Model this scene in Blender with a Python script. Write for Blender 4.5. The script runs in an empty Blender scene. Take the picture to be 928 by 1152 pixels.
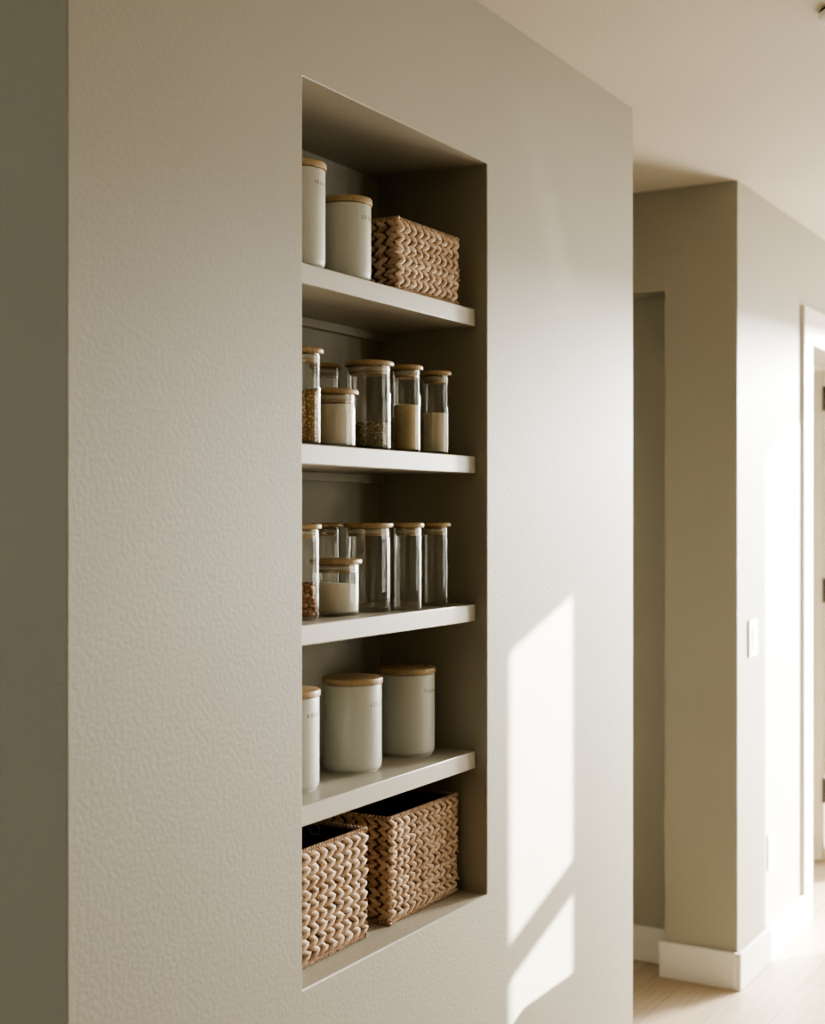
import bpy, bmesh, math, random
from mathutils import Vector, Matrix
random.seed(7)
S = bpy.context.scene
C = S.collection
PI = math.pi

# ------------------------------------------------------------------ render look
S.cycles.use_denoising = True
S.cycles.max_bounces = 14
S.cycles.transparent_max_bounces = 40
S.cycles.diffuse_bounces = 6
S.cycles.caustics_reflective = False
S.cycles.caustics_refractive = False
S.cycles.sample_clamp_indirect = 6
S.view_settings.view_transform = 'AgX'
S.view_settings.look = 'AgX - High Contrast'
S.view_settings.exposure = 0.04

# ------------------------------------------------------------------ materials
def mat(name):
    m = bpy.data.materials.new(name); m.use_nodes = True
    nt = m.node_tree
    b = nt.nodes['Principled BSDF']
    return m, nt, b
def N(nt, typ, **kw):
    n = nt.nodes.new(typ)
    for k, v in kw.items():
        if k in n.inputs: n.inputs[k].default_value = v
        else: setattr(n, k, v)
    return n
def objco(nt, scale=(1,1,1)):
    tc = N(nt, 'ShaderNodeTexCoord'); mp = N(nt, 'ShaderNodeMapping'); mp.inputs['Scale'].default_value = scale
    nt.links.new(tc.outputs['Object'], mp.inputs['Vector'])
    return mp.outputs['Vector']
def ramp(nt, fac, stops):
    r = N(nt, 'ShaderNodeValToRGB'); e = r.color_ramp.elements
    while len(e) < len(stops): e.new(0.5)
    for el, (p, c) in zip(e, stops):
        el.position = p; el.color = (*c, 1)
    nt.links.new(fac, r.inputs['Fac'])
    return r.outputs['Color']
def noise(nt, vec, scale, detail=3, rough=.5):
    n = N(nt, 'ShaderNodeTexNoise'); n.inputs['Scale'].default_value = scale
    n.inputs['Detail'].default_value = detail; n.inputs['Roughness'].default_value = rough
    nt.links.new(vec, n.inputs['Vector'])
    return n.outputs['Fac']
def bump(nt, b, h, strength, dist):
    bp = N(nt, 'ShaderNodeBump'); bp.inputs['Strength'].default_value = strength; bp.inputs['Distance'].default_value = dist
    nt.links.new(h, bp.inputs['Height']); nt.links.new(bp.outputs['Normal'], b.inputs['Normal'])

WALL = (.42, .398, .328)
def m_wall(name, col, rough, bs, orange=True):
    m, nt, b = mat(name)
    v = objco(nt)
    n1 = noise(nt, v, 1.3, 2)
    c = ramp(nt, n1, [(.3, tuple(x*.97 for x in col)), (.7, tuple(x*1.03 for x in col))])
    nt.links.new(c, b.inputs['Base Color'])
    b.inputs['Roughness'].default_value = rough
    if orange:
        n2 = noise(nt, v, 125, 2.0, .5)
        r2 = ramp(nt, n2, [(.35, (0,0,0)), (.75, (1,1,1))])
        bump(nt, b, r2, bs, .0022)
    return m
M = {}
M['wall'] = m_wall('wall_paint', WALL, .6, .13)
M['olive'] = m_wall('bounce_cut_olive', (.20, .185, .14), .6, .1)  # dark tone added on an unseen wall to cut bounced light
M['ceil'] = m_wall('ceiling_paint', (.57, .53, .45), .8, .12)
M['shelf'] = m_wall('shelf_paint', (.47, .44, .375), .38, .0, False)
M['white'] = m_wall('trim_paint', (.78, .76, .71), .4, 0, False)
M['door'] = m_wall('door_paint', (.66, .62, .54), .45, 0, False)
M['plastic'] = m_wall('white_plastic', (.80, .79, .76), .35, 0, False)

m, nt, b = mat('oak_floor')
v = objco(nt)
br = N(nt, 'ShaderNodeTexBrick'); br.offset = .37
for k, x in (('Scale', 1), ('Brick Width', 1.6), ('Row Height', .16), ('Mortar Size', .0014), ('Mortar Smooth', .3), ('Bias', 0)):
    br.inputs[k].default_value = x
br.inputs['Color1'].default_value = (.54, .45, .345, 1); br.inputs['Color2'].default_value = (.61, .52, .41, 1); br.inputs['Mortar'].default_value = (.30, .23, .16, 1)
nt.links.new(v, br.inputs['Vector'])
g = noise(nt, objco(nt, (1.2, 22, 1)), 4, 5, .6)
gc = ramp(nt, g, [(.3, (.82, .80, .78)), (.7, (1.08, 1.06, 1.04))])
mx = N(nt, 'ShaderNodeMix'); mx.data_type = 'RGBA'; mx.blend_type = 'MULTIPLY'; mx.inputs[0].default_value = 1
nt.links.new(br.outputs['Color'], mx.inputs[6]); nt.links.new(gc, mx.inputs[7]); nt.links.new(mx.outputs[2], b.inputs['Base Color'])
b.inputs['Roughness'].default_value = .42
M['floor'] = m

m, nt, b = mat('bamboo')
g = noise(nt, objco(nt, (60, 3, 60)), 3, 4, .6)
c = ramp(nt, g, [(.25, (.35, .245, .14)), (.55, (.48, .355, .215)), (.8, (.58, .445, .285))])
nt.links.new(c, b.inputs['Base Color']); b.inputs['Roughness'].default_value = .45
M['bamboo'] = m

m, nt, b = mat('stoneware')
v = objco(nt)
vo = N(nt, 'ShaderNodeTexVoronoi'); vo.inputs['Scale'].default_value = 210; nt.links.new(v, vo.inputs['Vector'])
n1 = noise(nt, v, 55, 1)
sp = ramp(nt, vo.outputs['Distance'], [(.06, (0,0,0)), (.13, (1,1,1))])
sel = ramp(nt, n1, [(.60, (0,0,0)), (.66, (1,1,1))])
# dark flecks only where the selection noise is high
mm = N(nt, 'ShaderNodeMath', operation='SUBTRACT'); mm.inputs[0].default_value = 1; nt.links.new(sp, mm.inputs[1])
m2 = N(nt, 'ShaderNodeMath', operation='MULTIPLY'); nt.links.new(mm.outputs[0], m2.inputs[0]); nt.links.new(sel, m2.inputs[1])
mx = N(nt, 'ShaderNodeMix'); mx.data_type = 'RGBA'
mx.inputs[6].default_value = (.62, .62, .56, 1); mx.inputs[7].default_value = (.30, .24, .17, 1)
nt.links.new(m2.outputs[0], mx.inputs[0]); nt.links.new(mx.outputs[2], b.inputs['Base Color'])
b.inputs['Roughness'].default_value = .42
M['stone'] = m

m, nt, b = mat('ink'); b.inputs['Base Color'].default_value = (.17, .155, .14, 1); b.inputs['Roughness'].default_value = .7; M['ink'] = m
m, nt, b = mat('seal'); b.inputs['Base Color'].default_value = (.62, .58, .50, 1); b.inputs['Roughness'].default_value = .3
M['seal'] = m
m, nt, b = mat('dark_metal'); b.inputs['Base Color'].default_value = (.10, .09, .08, 1); b.inputs['Metallic'].default_value = .9; b.inputs['Roughness'].default_value = .4; M['metal'] = m
m, nt, b = mat('painted_shade'); b.inputs['Base Color'].default_value = (.05, .045, .04, 1); M['dark'] = m

# thin clear glass: clear transmission and a Fresnel reflection
m, nt, b = mat('clear_glass'); nt.nodes.remove(b)
out = nt.nodes['Material Output']
tr = N(nt, 'ShaderNodeBsdfTransparent'); gl = N(nt, 'ShaderNodeBsdfGlossy'); gl.inputs['Roughness'].default_value = .012
gl.inputs['Color'].default_value = (1,1,1,1)
lw = N(nt, 'ShaderNodeLayerWeight'); lw.inputs['Blend'].default_value = .35
tint = ramp(nt, lw.outputs['Facing'], [(.0, (.995, .995, .99)), (.62, (.965, .97, .95)), (.95, (.86, .87, .84))])
nt.links.new(tint, tr.inputs['Color'])
lf = N(nt, 'ShaderNodeLayerWeight'); lf.inputs['Blend'].default_value = .5
p5 = N(nt, 'ShaderNodeMath', operation='POWER'); nt.links.new(lf.outputs['Facing'], p5.inputs[0]); p5.inputs[1].default_value = 4.5
fr = N(nt, 'ShaderNodeMath', operation='MULTIPLY_ADD'); nt.links.new(p5.outputs[0], fr.inputs[0]); fr.inputs[1].default_value = .85; fr.inputs[2].default_value = .052
mix = N(nt, 'ShaderNodeMixShader'); nt.links.new(fr.outputs[0], mix.inputs[0]); nt.links.new(tr.outputs[0], mix.inputs[1]); nt.links.new(gl.outputs[0], mix.inputs[2])
nt.links.new(mix.outputs[0], out.inputs['Surface'])
M['glass'] = m

# woven fibre: per-strand tone from a colour attribute
def m_weave(name, c0, c1, c2):
    m, nt, b = mat(name)
    at = N(nt, 'ShaderNodeAttribute'); at.attribute_name = 'tone'
    c = ramp(nt, at.outputs['Fac'], [(0, c0), (.5, c1), (1, c2)])
    f = noise(nt, objco(nt), 240, 3, .6)
    fc = ramp(nt, f, [(.3, (.78, .76, .73)), (.7, (1.1, 1.1, 1.1))])
    mx = N(nt, 'ShaderNodeMix'); mx.data_type = 'RGBA'; mx.blend_type = 'MULTIPLY'; mx.inputs[0].default_value = 1
    nt.links.new(c, mx.inputs[6]); nt.links.new(fc, mx.inputs[7]); nt.links.new(mx.outputs[2], b.inputs['Base Color'])
    b.inputs['Roughness'].default_value = .68
    return m
M['weave'] = m_weave('hyacinth_weave', (.44, .30, .20), (.63, .465, .335), (.78, .63, .49))
m, nt, b = mat('basket_shade_core'); b.inputs['Base Color'].default_value = (.16, .10, .055, 1); b.inputs['Roughness'].default_value = .9; M['core'] = m  # dark brown paints in the shade inside the basket and between strands

def m_grain(name, c0, c1, c2):
    m, nt, b = mat(name)
    at = N(nt, 'ShaderNodeAttribute'); at.attribute_name = 'tone'
    c = ramp(nt, at.outputs['Fac'], [(0, c0), (.5, c1), (1, c2)])
    nt.links.new(c, b.inputs['Base Color']); b.inputs['Roughness'].default_value = .6
    return m
M['granola'] = m_grain('granola', (.24, .125, .04), (.48, .31, .13), (.70, .52, .29))
M['lentil'] = m_grain('lentils', (.10, .075, .03), (.32, .26, .12), (.62, .54, .34))
M['nuts'] = m_grain('nuts', (.20, .08, .035), (.38, .18, .09), (.62, .38, .24))
def m_powder(name, c, sc=500, amt=.06):
    m, nt, b = mat(name)
    n = noise(nt, objco(nt), sc, 2)
    cc = ramp(nt, n, [(.35, tuple(x*(1-amt) for x in c)), (.65, tuple(min(1, x*(1+amt)) for x in c))])
    nt.links.new(cc, b.inputs['Base Color']); b.inputs['Roughness'].default_value = .9
    b.inputs['Subsurface Weight'].default_value = .7; b.inputs['Subsurface Radius'].default_value = (1, .92, .8); b.inputs['Subsurface Scale'].default_value = .014
    return m
M['sugar'] = m_powder('white_sugar', (.93, .89, .81))
M['flour'] = m_powder('pale_flour', (.88, .82, .71))
M['quinoa'] = m_powder('beige_quinoa', (.78, .67, .49), 900, .22)

# ------------------------------------------------------------------ mesh builder
class MB:
    def __init__(s): s.v = []; s.f = []; s.t = []
    def add(s, vs, fs, tone=.5):
        o = len(s.v); s.v += [tuple(p) for p in vs]; s.f += [tuple(i+o for i in f) for f in fs]; s.t += [tone]*len(vs)
        return s
    def box(s, x0, x1, y0, y1, z0, z1):
        vs = [(x0,y0,z0),(x1,y0,z0),(x1,y1,z0),(x0,y1,z0),(x0,y0,z1),(x1,y0,z1),(x1,y1,z1),(x0,y1,z1)]
        return s.add(vs, [(0,3,2,1),(4,5,6,7),(0,1,5,4),(1,2,6,5),(2,3,7,6),(3,0,4,7)])
    def lathe(s, prof, n=64, c=(0,0,0), closed=False):
        """prof: list of (r,z); r=0 makes a pole"""
        vs, rings = [], []
        for r, z in prof:
            if r <= 1e-7: rings.append([len(vs)]); vs.append((c[0], c[1], c[2]+z))
            else:
                rings.append(list(range(len(vs), len(vs)+n)))
                vs += [(c[0]+r*math.cos(2*PI*k/n), c[1]+r*math.sin(2*PI*k/n), c[2]+z) for k in range(n)]
        fs = []
        pairs = list(zip(rings, rings[1:])) + ([(rings[-1], rings[0])] if closed else [])
        for a, b_ in pairs:
            for k in range(n):
                k2 = (k+1) % n
                if len(a) == 1 and len(b_) == 1: continue
                if len(a) == 1: fs.append((a[0], b_[k2], b_[k]))
                elif len(b_) == 1: fs.append((a[k], a[k2], b_[0]))
                else: fs.append((a[k], a[k2], b_[k2], b_[k]))
        return s.add(vs, fs)
    def build(s, name, m, parent=None, loc=(0,0,0), smooth=False, bevel=0, seg=3, tone=False):
        me = bpy.data.meshes.new(name); me.from_pydata(s.v, [], s.f); me.update()
        bm = bmesh.new(); bm.from_mesh(me); bmesh.ops.recalc_face_normals(bm, faces=bm.faces); bm.to_mesh(me); bm.free()
        if tone:
            a = me.attributes.new('tone', 'FLOAT', 'POINT')
            a.data.foreach_set('value', s.t)
        if smooth: me.polygons.foreach_set('use_smooth', [True]*len(me.polygons))
        me.materials.append(m)
        o = bpy.data.objects.new(name, me); C.objects.link(o); o.location = loc
        if parent: o.parent = parent
        if bevel:
            md = o.modifiers.new('bevel', 'BEVEL'); md.width = bevel; md.segments = seg; md.limit_method = 'ANGLE'; md.angle_limit = math.radians(35)
            md.harden_normals = False
            me.polygons.foreach_set('use_smooth', [True]*len(me.polygons))
            try: me.set_sharp_from_angle(angle=math.radians(40))
            except Exception: pass
        return o
def smooth_angle(o, deg=40):
    o.data.polygons.foreach_set('use_smooth', [True]*len(o.data.polygons)); o.data.set_sharp_from_angle(angle=math.radians(deg)); return o
def thing(name, label, cat, loc=(0,0,0), rotz=0, group=None):
    o = bpy.data.objects.new(name, None); C.objects.link(o); o.location = loc; o.rotation_euler = (0,0,rotz)
    o.empty_display_size = .05
    return tag(o, label, cat, group)
def tag(o, label, cat, group=None, kind=None):
    o['label'] = label; o['category'] = cat
    if group: o['group'] = group
    if kind: o['kind'] = kind
    return o
def struct(o, label=None, cat=None):
    o['kind'] = 'structure'
    if label: o['label'] = label
    if cat: o['category'] = cat
    return o

# ------------------------------------------------------------------ the room
H = 2.44
NX0, NX1, NZ0, NZ1, ND = 1.782, 2.417, .679, 2.131, .255
BX0, BX1, BY1 = 1.268, 3.201, .60
# wall with the recessed niche (one solid block between two passages)
mb = MB()
O = [(BX0,0,0),(BX1,0,0),(BX1,0,H),(BX0,0,H)]
I = [(NX0,0,NZ0),(NX1,0,NZ0),(NX1,0,NZ1),(NX0,0,NZ1)]
B = [(x,ND,z) for x,_,z in I]
R = [(x,BY1,z) for x,_,z in O]
fs = []
for k in range(4):
    j = (k+1) % 4
    fs.append((k, j, 4+j, 4+k)); fs.append((4+k, 4+j, 8+j, 8+k)); fs.append((j, k, 12+k, 12+j))
fs += [(8,9,10,11), (15,14,13,12)]
mb.add(O+I+B+R, fs)
w = mb.build('wall_back', M['wall'], bevel=.0022, seg=2)
struct(w, 'greige textured plaster wall with a tall recessed shelf niche', 'wall')

# wall on the right of the passage: corner, shallow recess with header, door opening
PX, PT = 4.052, .14
DX0, DX1, DZ = 4.877, 5.72, 2.03
RY0, RY1, RZ, RX = .229, 1.10, 2.126, 4.165
FX = 5.95
mb = MB()
mb.box(PX, 4.35, 0, RY0, 0, H).box(PX, 4.35, RY0, RY1, RZ, H).box(PX, 4.35, RY1, 2.0, 0, H).box(RX, 4.35, RY0, RY1, 0, RZ)
mb.box(4.35, DX0, 0, PT, 0, H).box(DX0, DX1, 0, PT, DZ, H).box(DX1, FX+.02, 0, PT, 0, H)
struct(mb.build('wall_right', M['wall']), 'pale corner wall right of the passage with a doorway', 'wall')
# rest of the shell
struct(MB().box(-5.1, 8.0, -4.1, 3.3, -.05, 0).build('floor', M['floor']), 'light oak plank floor', 'floor')
struct(MB().box(-5.1, FX+.12, -4.1, 3.3, H, H+.05).box(FX+.12, 8.0, PT, 3.3, H, H+.05).build('ceiling', M['ceil']), 'warm white ceiling', 'ceiling')
struct(MB().box(-5.1, -5.0, -4.1, 3.3, 0, H).build('wall_left', M['olive']), None)
struct(MB().box(-5.0, FX+.12, -4.1, -4.0, 0, H).build('wall_front', M['wall']), None)
struct(MB().box(-5.0, 4.35, 2.0, 2.1, 0, H).build('wall_rear', M['wall']), None)
struct(MB().box(4.2, 8.0, 3.2, 3.3, 0, H).box(7.9, 8.0, PT, 3.2, 0, H).build('wall_bedroom', M['wall']), None)

# far wall with the two glazed openings the sun comes through
KY, KZ = .70, .325
def wy(X): return -KY*(FX-X)
def wz(X, z): return z + KZ*(FX-X)
AY0, AY1 = wy(2.502), wy(2.836)
AZ1 = wz(2.502, 1.152); AM0, AM1 = wz(2.502, .470)+.004, wz(2.502, .545)+.004; AZ0 = 1.0
BYa, BYb = wy(4.325), -.30
BZ1 = wz(4.325, 1.622); BZ0 = .05
e = .10
mb = MB()
X0, X1 = FX+.02, FX+.12
mb.box(X0, X1, -4.0, AY0-e, 0, H).box(X0, X1, AY1+e, BYa-e, 0, H).box(X0, X1, BYb+.05, .14, 0, H)
mb.box(X0, X1, AY0-e, AY1+e, 0, AZ0-e).box(X0, X1, AY0-e, AY1+e, AZ1+.03, H).box(X0, X1, BYa-e, BYb+.05, BZ1+.03, H)
struct(mb.build('wall_far', M['wall']), None)
def window(name, y0, y1, z0, z1, bars, t2=.10):
    t = .10
    f = MB().box(FX-.005, FX+.02, y0-t, y0, z0-t, z1+t*.4).box(FX-.005, FX+.02, y1, y1+t2, z0-t, z1+t*.4)
    f.box(FX-.005, FX+.02, y0, y1, z0-.05, z0).box(FX-.005, FX+.02, y0, y1, z1, z1+t*.4)
    for a, b_ in bars: f.box(FX-.003, FX+.017, y0, y1, a, b_)
    o = struct(f.build(name, M['white']))
    MB().box(FX+.006, FX+.010, y0, y1, z0, z1).build('pane', M['glass'], o)
    return o
window('window_1', AY0, AY1, AZ0, AZ1, [(AM0, AM1)])
window('window_2', BYa, BYb, BZ0, BZ1, [], .05)

# baseboards
bh, bt = .112, .015
def base(name, boxes, label=None):
    mb = MB()
    for a in boxes: mb.box(*a)
    return struct(mb.build(name, M['white'], bevel=.003, seg=2), label, 'baseboard' if label else None)
base('baseboard_back', [(BX0-bt, BX1+bt, -bt, 0, 0, bh)])
base('baseboard_right', [(PX-bt, 4.775, -bt, 0, 0, bh), (PX-bt, PX, 0, RY0+bt, 0, bh)], 'white baseboard wrapping the wall corner beside the passage')
base('baseboard_recess', [(RX-bt, RX, RY0+bt, RY1, 0, bh)], 'white baseboard at the back of the shallow passage recess')
base('baseboard_far', [(FX-bt, FX, -4, AY1+.6, 0, bh)])

# door casing + open door leaf
ct = .014
f = MB().box(4.775, DX0, -ct, 0, 0, DZ).box(DX1, DX1+.10, -ct, 0, 0, DZ).box(4.775, DX1+.10, -ct, 0, DZ, DZ+.128)
f.box(DX0-.012, DX0, 0, PT, 0, DZ).box(DX1, DX1+.012, 0, PT, 0, DZ)
tr_ = struct(f.build('trim_1', M['white'], bevel=.002, seg=2), 'white door casing framing the doorway', 'door frame')
d = MB()
d.box(DX1-.035, DX1, PT+.012, PT+.80, .012, DZ-.01)
dr = struct(d.build('door_1', M['door'], bevel=.002, seg=2), 'pale door standing open inside the doorway', 'door')
for hz in (.30, 1.12, 1.905):
    MB().lathe([(0, -.05), (.008, -.05), (.008, .05), (0, .05)], 16, (DX1-.036, PT+.004, hz)).build('hinge', M['metal'], dr, smooth=True)
MB().lathe([(0, 0), (.026, 0), (.026, .01), (.012, .014), (.012, .045), (.027, .052), (.028, .07), (.018, .08), (0, .082)], 24).build('door_knob', M['metal'], dr, loc=(DX1-.035, PT+.73, .95), smooth=True).rotation_euler = (0, -PI/2, 0)

# switch, outlet, smoke detector
sw = thing('light_switch', 'white rocker light switch plate on the bright wall beside the doorway', 'light switch', (4.20, 0, 1.048))
MB().box(-.046, .046, -.006, 0, -.058, .058).build('plate', M['plastic'], sw, bevel=.003)
MB().box(-.017, .017, -.0075, -.006, -.034, .034).build('rocker', M['plastic'], sw, bevel=.002)
ot = thing('wall_outlet', 'white electrical outlet plate low on the sunlit wall', 'outlet', (4.40, 0, .345))
MB().box(-.036, .036, -.005, 0, -.058, .058).build('plate', M['plastic'], ot, bevel=.003)
for dz in (.02, -.02):
    MB().box(-.016, .016, -.007, -.005, dz-.014, dz+.014).build('socket', M['plastic'], ot, bevel=.002)
sd = thing('smoke_detector', 'round white smoke detector on the ceiling', 'smoke detector', (2.789, -.614, H))
MB().lathe([(0, 0), (.052, 0), (.052, -.008)], 48).build('mounting_plate', M['dark'], sd, smooth=False)
smooth_angle(MB().lathe([(.053, -.005), (.055, -.008), (.054, -.015), (.048, -.020), (0, -.021)], 64).build('cover', M['plastic'], sd))

# ------------------------------------------------------------------ unseen cabinet, added to shade the foot of the sun patch
cx0, cx1, cy0, cy1, cz = 3.87, 4.50, -1.25, -.90, .824
cb = thing('shadow_caster', 'low cabinet added out of view to shade the foot of the sun patch', 'shadow_caster', ((cx0+cx1)/2, (cy0+cy1)/2, 0))
hx, hy = (cx1-cx0)/2, (cy1-cy0)/2
MB().box(-hx, hx, -hy, hy, cz-.025, cz).build('top', M['bamboo'], cb, bevel=.01)
MB().box(-hx+.01, hx-.01, -hy+.02, hy-.01, .14, cz-.0255).build('carcass', M['bamboo'], cb, bevel=.003)
for sx in (-1, 1):
    d_ = MB().box(min(0, sx*(hx-.014))+.002, max(0, sx*(hx-.014))-.002, -hy+.002, -hy+.0195, .15, cz-.03).build('door', M['bamboo'], cb, bevel=.002)
    MB().lathe([(0, 0), (.008, 0), (.006, .012), (.012, .02), (0, .024)], 20).build('knob', M['metal'], d_, loc=(sx*.03, -hy+.002, .5), smooth=True).rotation_euler = (PI/2, 0, 0)
    for sy in (-1, 1):
        MB().lathe([(0, 0), (.012, 0), (.02, .1395), (0, .1395)], 20, (sx*(hx-.05), sy*(hy-.05), 0)).build('leg', M['bamboo'], cb)

# ------------------------------------------------------------------ shelves
SX0, SX1, SY0, ST = NX0+.0005, NX1-.0005, .024, .0345
TOPS = [1.843, 1.550, 1.2555, .9625]
SL = ['top painted shelf in the niche, under the small basket', 'second painted shelf from the top, under the filled glass jars',
      'third painted shelf from the top, under the mostly empty glass jars', 'lowest painted shelf, under the row of three stoneware canisters']
for z, l in zip(TOPS, SL):
    sh = thing('shelf', l, 'shelf', ((SX0+SX1)/2, SY0, z-ST), group='painted shelves in the niche')
    hw = (SX1-SX0)/2
    MB().box(-hw, hw, 0, ND-SY0-.0005, 0, ST).build('board', M['shelf'], sh, bevel=.0022)
    MB().box(-hw, hw, ND-SY0-.018, ND-SY0-.0005, -.017, -.0002).build('cleat', M['shelf'], sh, bevel=.001)

# ------------------------------------------------------------------ canisters
def wrapped_text(body, size, R, zc, name, parent):
    cu = bpy.data.curves.new('t', 'FONT'); cu.body = body; cu.size = size; cu.align_x = 'CENTER'; cu.align_y = 'CENTER'; cu.space_character = 1.3
    cu.shear = .12; cu.resolution_u = 3
    o = bpy.data.objects.new('t', cu); C.objects.link(o)
    bpy.context.view_layer.update()
    me = o.evaluated_get(bpy.context.evaluated_depsgraph_get()).to_mesh().copy()
    bpy.data.objects.remove(o); 
    for v in me.vertices:
        a = -PI/2 + v.co.x/R
        v.co = (R*math.cos(a), R*math.sin(a), zc + v.co.y)
    me.materials.clear(); me.materials.append(M['ink'])
    t = bpy.data.objects.new(name, me); C.objects.link(t); t.parent = parent
    return t
def canister(x, y, z, r, h, label, text, tz, group, tsize=.0118):
    t = thing('canister', label, 'canister', (x, y, z), 0, group)
    lt = .012; bhh = h-lt
    q = r-.0025
    prof = [(0, .002), (r-.011, .002), (r-.010, 0), (r-.006, 0), (r-.0055, .0035), (r-.004, .0045)]
    for k in range(1, 8):
        a = k/7*PI/2; prof.append((r-.004-.0 + .004*math.sin(a), .0165-.012*math.cos(a)))
    prof += [(r, .02+.3*(bhh-.02)), (r, .02+.6*(bhh-.02)), (r, bhh-.003), (r-.0006, bhh-.001), (r-.002, bhh), (r-.004, bhh-.0008), (r-.0045, bhh-.006), (r-.0045, .01), (0, .008)]
    smooth_angle(MB().lathe(prof, 96).build('jar_body', M['stone'], t), 50)
    R_ = r+.0022
    lp = [(0, bhh-.010), (r-.007, bhh-.010), (r-.007, bhh+.0006), (R_-.0012, bhh+.0006), (R_-.0003, bhh+.001), (R_, bhh+.002), (R_, h-.003), (R_-.0008, h-.001), (R_-.0028, h), (0, h)]
    l = smooth_angle(MB().lathe(lp, 96).build('lid', M['bamboo'], t), 35)
    wrapped_text(text, tsize, r+.00015, tz, 'lettering', t)
    return t
G1, G2 = 'stoneware canisters on the top shelf', 'stoneware canisters on the lowest shelf'
canister(1.877, .075, TOPS[0], .045, .178, 'tall slim cream stoneware canister at the left edge of the top shelf', 'IRahn', .141, G1, .0105)
canister(2.022, .076, TOPS[0], .045, .147, 'cream stoneware canister with wooden lid beside the small basket', 'LEllin', .110, G1, .0105)
canister(1.919, .127, TOPS[3], .054, .172, 'cream stoneware canister half hidden by the niche edge on the lowest shelf', 'ARLin', .130, G2)
canister(2.126, .129, TOPS[3], .054, .172, 'cream stoneware canister in the middle of the three on the lowest shelf', 'LELLY', .125, G2)
canister(2.319, .126, TOPS[3], .054, .172, 'cream stoneware canister nearest the right wall of the lowest shelf', 'Vaanna', .128, G2)

# ------------------------------------------------------------------ glass jars
def jar(x, y, z, r, h, label, group):
    t = thing('glass_jar', label, 'jar', (x, y, z), random.uniform(0, 6), group)
    lt = .0085; gh = h-lt-.001
    wl = .0020
    prof = [(0, .0015), (r-.006, .0005), (r-.004, 0), (r-.0012, .0012), (r, .005), (r, gh-.002), (r-.0006, gh), (r-wl+.0003, gh), (r-wl, gh-.002), (r-wl, .0075), (r-wl-.003, .0055), (0, .005)]
    smooth_angle(MB().lathe(prof, 80).build('glass_body', M['glass'], t), 60)
    R_ = r+.0042; pr = r-wl-.0022
    lp = [(0, gh-.0145), (pr-.001, gh-.0145), (pr, gh-.0135), (pr, gh+.001), (R_-.001, gh+.001), (R_, gh+.0025), (R_, h-.003), (R_-.001, h-.001), (R_-.003, h), (0, h)]
    l = smooth_angle(MB().lathe(lp, 72).build('lid', M['bamboo'], t), 35)
    sp = []
    for zc in (gh-.0035, gh-.0080):
        pass
    sp = [(pr+.0001, gh-.0095), (r-wl-.0002, gh-.0088), (r-wl-.0002, gh-.0072), (pr+.0006, gh-.0062), (pr+.0006, gh-.0052), (r-wl-.0002, gh-.0044), (r-wl-.0002, gh-.0028), (pr+.0001, gh-.0020)]
    MB().lathe(sp, 72, closed=True).build('seal', M['seal'], l, smooth=True)
    return t
def ico(sub=1):
    bm = bmesh.new(); bmesh.ops.create_icosphere(bm, subdivisions=sub, radius=1)
    bm.verts.ensure_lookup_table()
    d_ = ([v.co.copy() for v in bm.verts], [tuple(v.index for v in f.verts) for f in bm.faces]); bm.free(); return d_
ICO = ico(1); ICO2 = ico(2)
def powder(name, x, y, z, r, top, m, label, cat, slope=.0, grains=None, rnd=.001):
    """contents of a jar: filled to height top (above jar base)"""
    ri = r-.0026; n = 64
    mb = MB()
    core = ri if not grains else ri-grains*.75
    rings = 10
    prof = [(0, .0062), (core-.003, .0062), (core-.0008, .0078), (core, .010)]
    for k in range(1, 9): prof.append((core, .010+(top-.010)*k/8))
    for k in range(1, 6): prof.append((core*(1-k/6), top))
    prof.append((0, top))
    rs = random.Random(name+label)
    mb.lathe(prof, n)
    vs = []
    for (px, py, pz) in mb.v:
        if pz > top-1e-6:
            pz += slope*px/ri*.5 + rs.uniform(-rnd, rnd)*.3 + rnd*1.5*math.sin(px*170+py*90)*.4
        vs.append((px, py, pz))
    mb.v = vs; mb.t = [.15]*len(vs)
    if grains:
        g = grains
        area_side = 2*PI*ri*(top-.008); area_top = PI*ri*ri
        ns = int(area_side/(g*g*2.0)); ntp = int(area_top/(g*g*2.0))
        for i in range(ns+ntp):
            a = rs.uniform(0, 2*PI); s_ = [g*rs.uniform(.7, 1.1), g*rs.uniform(.55, .9), g*rs.uniform(.4, .75)]
            mxs = max(s_)
            if i < ns: rad, zz = ri-mxs-.0003, rs.uniform(.0065+mxs, top-mxs*.4)
            else: rad, zz = (ri-mxs-.0003)*math.sqrt(rs.random()), top+rs.uniform(-.3, .5)*g
            Mx = Matrix.Rotation(rs.uniform(0, 6), 3, 'Z') @ Matrix.Rotation(rs.uniform(0, 6), 3, 'X')
            c = Vector((rad*math.cos(a), rad*math.sin(a), zz))
            src = ICO2 if g > .004 else ICO
            mb.add([c + Mx @ Vector((p.x*s_[0]*rs.uniform(.85, 1.1), p.y*s_[1], p.z*s_[2])) for p in src[0]], src[1], rs.random())
    o = mb.build(name, m, None, (x, y, z), tone=True)
    if not grains: smooth_angle(o, 50)
    else: o.data.polygons.foreach_set('use_smooth', [True]*len(o.data.polygons))
    tag(o, label, cat, kind='stuff')
    return o
JT, JS = .163, .102
rS, rW, rM = .0265, .0405, .0425
Z2, Z3 = TOPS[1], TOPS[2]
GK, GJ = 'glass storage jars on the second shelf', 'glass storage jars on the third shelf'
jar(1.890, .070, Z2, rS, JT, 'slim glass jar of granola at the left edge of the second shelf', GK)
jar(1.9925, .085, Z2, rM, JS, 'short wide glass jar of white sugar on the second shelf', GK)
jar(2.1015, .172, Z2, rS, JT, 'empty glass jar standing behind the others on the second shelf', GK)
jar(2.115, .085, Z2, rW, JT, 'wide tall glass jar of dark lentils on the second shelf', GK)
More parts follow.
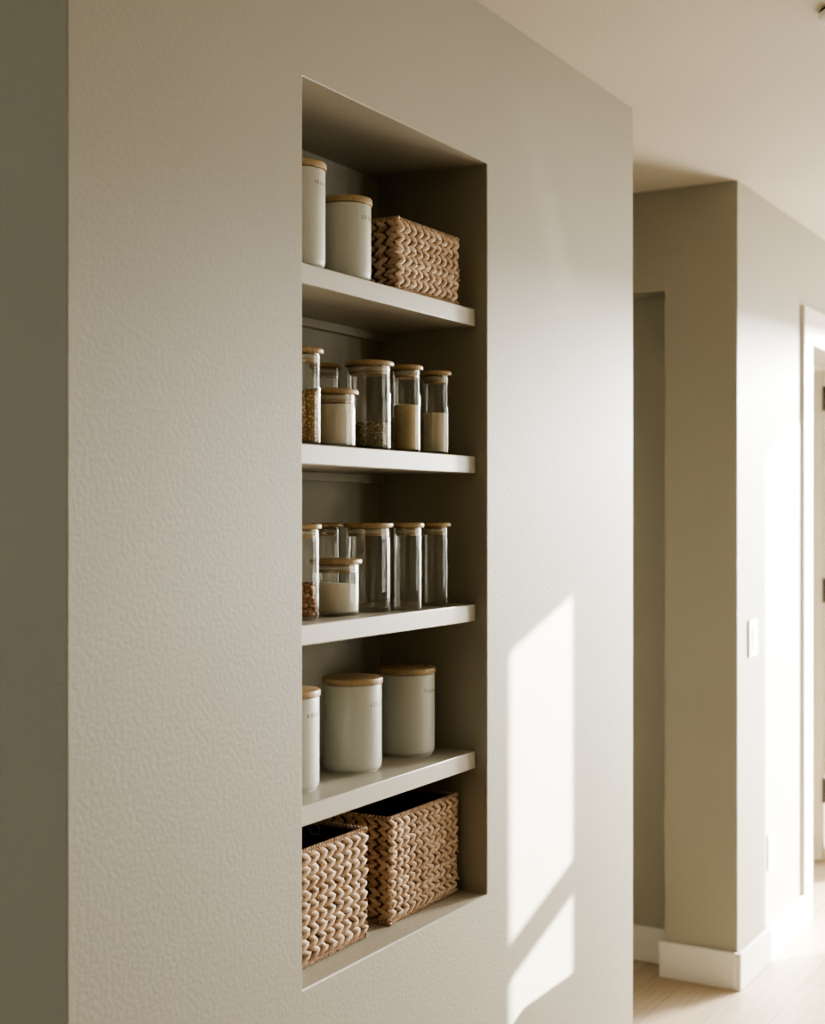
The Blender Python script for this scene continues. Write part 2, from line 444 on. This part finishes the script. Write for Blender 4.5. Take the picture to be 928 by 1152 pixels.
jar(2.206, .060, Z2, rS, JT, 'slim glass jar of beige grain on the second shelf', GK)
jar(2.325, .065, Z2, rS, JT, 'slim glass jar of pale flour, rightmost on the second shelf', GK)
powder('granola', 1.890, .070, Z2, rS, .092, M['granola'], 'golden brown granola in the leftmost jar of the second shelf', 'granola', grains=.0030)
powder('sugar', 1.9925, .085, Z2, rM, .076, M['sugar'], 'white sugar filling the short jar on the second shelf', 'sugar')
powder('lentils', 2.115, .085, Z2, rW, .050, M['lentil'], 'dark mottled lentils in the wide tall jar on the second shelf', 'lentils', grains=.0024)
powder('grain', 2.206, .060, Z2, rS, .087, M['quinoa'], 'beige fine grain in the second jar from the right', 'grain', slope=-.004)
powder('flour', 2.325, .065, Z2, rS, .080, M['flour'], 'pale flour in the rightmost jar of the second shelf', 'flour', slope=-.002)

jar(1.907, .085, Z3, rS, JT, 'slim glass jar of brown nuts at the left edge of the third shelf', GJ)
jar(2.027, .100, Z3, rM, JS-.002, 'short wide glass jar half filled with sugar on the third shelf', GJ)
jar(2.1327, .192, Z3, rS, JT, 'empty slim glass jar standing at the back of the third shelf', GJ)
jar(2.1325, .098, Z3, .0418, JT, 'wide tall empty glass jar on the third shelf', GJ)
jar(2.2066, .058, Z3, rS, JT, 'empty slim glass jar, second from the right on the third shelf', GJ)
jar(2.331, .070, Z3, rS, JT, 'empty slim glass jar, rightmost on the third shelf', GJ)
powder('nuts', 1.907, .085, Z3, rS, .058, M['nuts'], 'reddish brown nuts in the leftmost jar of the third shelf', 'nuts', grains=.0062)
powder('sugar', 2.027, .100, Z3, rM, .056, M['sugar'], 'white sugar half filling the short jar on the third shelf', 'sugar', slope=-.008)

# ------------------------------------------------------------------ woven baskets
def leaf_proto(n=8, rings=7):
    vs, fs = [(-1, 0, 0)], []
    for i in range(1, rings):
        x = -1+2*i/rings
        w_ = (1-abs(x)**2.0)**.7
        for k in range(n):
            a = 2*PI*k/n; vs.append((x, w_*math.cos(a), w_*math.sin(a)))
    vs.append((1, 0, 0)); e_ = len(vs)-1
    for k in range(n):
        k2 = (k+1) % n
        fs.append((0, 1+k2, 1+k))
        for i in range(rings-2): fs.append((1+i*n+k, 1+i*n+k2, 1+(i+1)*n+k2, 1+(i+1)*n+k))
        fs.append((1+(rings-2)*n+k, 1+(rings-2)*n+k2, e_))
    return vs, fs
LV, LF = leaf_proto()
def leaf(mb, c, d, up, nn, a, b_, h_, tone, bow=0):
    """a strand: centre c, long axis d, width axis up, thickness axis nn; bow bends it outward"""
    mb.add([c + d*(p[0]*a) + up*(p[1]*b_) + nn*(p[2]*h_ + bow*(1-p[0]*p[0])) for p in LV], LF, tone)
def basket(x0, x1, y0, y1, z0, h, label, group, pu, pv, seed, loop=False):
    rs = random.Random(seed)
    W, D = x1-x0, y1-y0
    t = thing('woven_basket', label, 'basket', ((x0+x1)/2, (y0+y1)/2, z0), 0, group)
    hw, hd = W/2, D/2
    inset = .006
    core = MB()
    th = .004; a, b_ = hw-inset, hd-inset
    # open box: outer + inner skins
    core.box(-a, a, -b_, b_, .004, .010)
    core.box(-a, a, -b_, -b_+th, .010, h-.006).box(-a, a, b_-th, b_, .010, h-.006).box(-a, -a+th, -b_+th, b_-th, .010, h-.006).box(a-th, a, -b_+th, b_-th, .010, h-.006)
    core.build('shade_core', M['core'], t)  # inner box coloured dark for the shade behind the weave
    mb = MB()
    Z = Vector((0, 0, 1))
    faces = [(Vector((-hw, -hd+.005, 0)), Vector((1,0,0)), Vector((0,-1,0)), W), (Vector((hw-.005, -hd, 0)), Vector((0,1,0)), Vector((1,0,0)), D),
             (Vector((hw, hd-.005, 0)), Vector((-1,0,0)), Vector((0,1,0)), W), (Vector((-hw+.005, hd, 0)), Vector((0,-1,0)), Vector((-1,0,0)), D)]
    zb, zt = .010, h-.008
    nv = round((zt-zb)/pv); pv_ = (zt-zb)/nv
    for org, u, nn, L in faces:
        nu = round((L-.006)/pu); pu_ = (L-.006)/nu
        for i in range(nv):
            off = rs.uniform(-.3, .3)
            for j in range(nu):
                for sgn in (1, -1):
                    uu = .003 + (j+.5+off*.5)*pu_ + rs.uniform(-.0012, .0012)
                    uu = min(max(uu, .0125), L-.0125)
                    vv = zb + (i+.5+sgn*.25)*pv_ + rs.uniform(-.0007, .0007)
                    ang = -sgn*(.44+rs.uniform(-.17, .17))
                    d = (u*math.cos(ang) + Z*math.sin(ang) + nn*.11).normalized()
                    up = nn.cross(d).normalized(); n2 = d.cross(up).normalized()
                    tone = min(1, max(0, rs.gauss(.52, .22)))
                    leaf(mb, org + u*uu + Z*vv, d, up, nn, pu_*rs.uniform(.64, .75), pv_*rs.uniform(.265, .32), .0041*rs.uniform(.85, 1.15), tone, .0008)
    mb.build('woven_body', M['weave'], t, smooth=True, tone=True)
    # twisted rope rim and a finer one at the foot
    for nm, zc, rr, stp in (('rim', h-.0045, .0042, .0075), ('foot_braid', .0048, .0036, .0065)):
        mb = MB()
        for org, u, nn, L in faces:
            k = int(L/stp)
            for q in range(k):
                for s2 in (0, 1):
                    p = org + u*((q+.5)*L/k + s2*stp*.5*.0) - nn*(.0005) + Z*(zc + (rr*.45 if s2 else -rr*.45))
                    d = (u + Z*(.75 if s2 else -.6)).normalized()
                    up = nn.cross(d).normalized()
                    leaf(mb, p, d, up, nn, stp*.72, rr*.55, rr*.95, min(1, max(0, rs.gauss(.42, .2))), 0)
        mb.build(nm, M['weave'], t, smooth=True, tone=True)
    if loop:
        mb = MB(); n = 26
        for k in range(n):
            a0 = 2*PI*k/n
            c = Vector((hw-.016, .012+.0105*math.cos(a0), h-.014+.0095*math.sin(a0)))
            d = Vector((0, -math.sin(a0), math.cos(a0)))
            leaf(mb, c, d, Vector((1,0,0)), d.cross(Vector((1,0,0))), .003, .0017, .0017, .8)
        mb.build('hanging_loop', M['weave'], t, smooth=True, tone=True)
    return t
GB = 'woven baskets on the niche floor'
basket(2.129, 2.366, .033, .215, TOPS[0], .135, 'small low woven basket on the top shelf beside the canisters', None, .0235, .0185, 1)
basket(1.800, 2.060, .052, .240, NZ0, .199, 'tall woven basket on the niche floor, left and cut by the niche edge', GB, .0250, .0200, 2, True)
basket(2.138, 2.402, .055, .240, NZ0, .199, 'tall woven basket on the niche floor, against the right wall', GB, .0240, .0185, 3)

# ------------------------------------------------------------------ light
w = bpy.data.worlds.new('world'); S.world = w; w.use_nodes = True
bg = w.node_tree.nodes['Background']
sky = w.node_tree.nodes.new('ShaderNodeTexSky'); sky.sky_type = 'HOSEK_WILKIE'; sky.sun_direction = Vector((1, -KY, KZ)).normalized(); sky.turbidity = 4
w.node_tree.links.new(sky.outputs[0], bg.inputs['Color']); bg.inputs['Strength'].default_value = .8
def lamp(name, typ, loc, direction, energy, col, **kw):
    l = bpy.data.lights.new(name, typ); l.energy = energy; l.color = col
    for k, v in kw.items(): setattr(l, k, v)
    o = bpy.data.objects.new(name, l); C.objects.link(o); o.location = loc
    o.rotation_euler = Vector(direction).to_track_quat('-Z', 'Y').to_euler()
    return o
lamp('sun', 'SUN', (9, -4, 5), (-1, KY, -KZ), 30, (1, .96, .90), angle=math.radians(.35))
lamp('streak_fill_light', 'AREA', (FX-.06, -1.45, 1.15), (-1, .5, -.34), 40, (1, .99, .95), shape='RECTANGLE', size=2.2, size_y=1.8, spread=math.radians(82))  # added lamp for jar streaks and general fill
lamp('fill_light', 'AREA', (-2.4, 1.15, 1.25), (1, 0, 0), 30, (.93, 1, .97), shape='RECTANGLE', size=1.4, size_y=1.8)
lamp('sky_light', 'AREA', (9.0, -2.02, 2.52), (-1, .3, -.15), 1080, (1, .99, .955), shape='RECTANGLE', size=1.1, size_y=.45)
lamp('door_light', 'AREA', (FX-.05, -.72, 1.1), (-1, 0, 0), 52, (1, .97, .93), shape='RECTANGLE', size=.8, size_y=2.0)
for sx in (3.5, 4.2, 4.9):
    lamp('side_fill_strip', 'AREA', (sx, -3.9, 1.3), (-.25, 1, 0), 11.5, (.98, 1, .93), shape='RECTANGLE', size=.34, size_y=1.7)  # added fill strips for the niche and jar streaks; no window here
lamp('door_leaf_fill', 'AREA', (5.0, 1.6, H-.03), (0, 0, -1), 14, (1, .95, .88), shape='RECTANGLE', size=.5, size_y=.5)  # added lamp, brightens the open door leaf

# added spots imitating a faint slanting glint of reflected sun high on the wall
for loc, tgt, ang, sx, e_, rot in (((4.2, -3.0, .6), (2.76, 0, 1.98), 6.0, .34, 85, 118), ((4.2, -3.0, .6), (2.63, 0, 2.22), 5.0, .3, 45, 128)):
    o = lamp('glint_light', 'SPOT', loc, Vector(tgt)-Vector(loc), e_, (1, .95, .86), spot_size=math.radians(ang), spot_blend=1, shadow_soft_size=.04)
    q = (Vector(tgt)-Vector(loc)).to_track_quat('-Z', 'Y') @ Matrix.Rotation(math.radians(rot), 3, 'Z').to_quaternion()
    o.rotation_euler = q.to_euler(); o.scale = (1, sx, 1)

# ------------------------------------------------------------------ camera
cd = bpy.data.cameras.new('camera'); cam = bpy.data.objects.new('camera', cd); C.objects.link(cam)
cam.location = (0, -1.256, 1.437)
cam.rotation_euler = Vector((.8609, .5087, 0)).to_track_quat('-Z', 'Y').to_euler()
cd.sensor_fit = 'HORIZONTAL'; cd.sensor_width = 36; cd.lens = 36*1540/928
cd.shift_y = 1/928
cd.clip_start = .02
cd.dof.use_dof = True; cd.dof.focus_distance = 2.45; cd.dof.aperture_fstop = 4.8
S.camera = cam
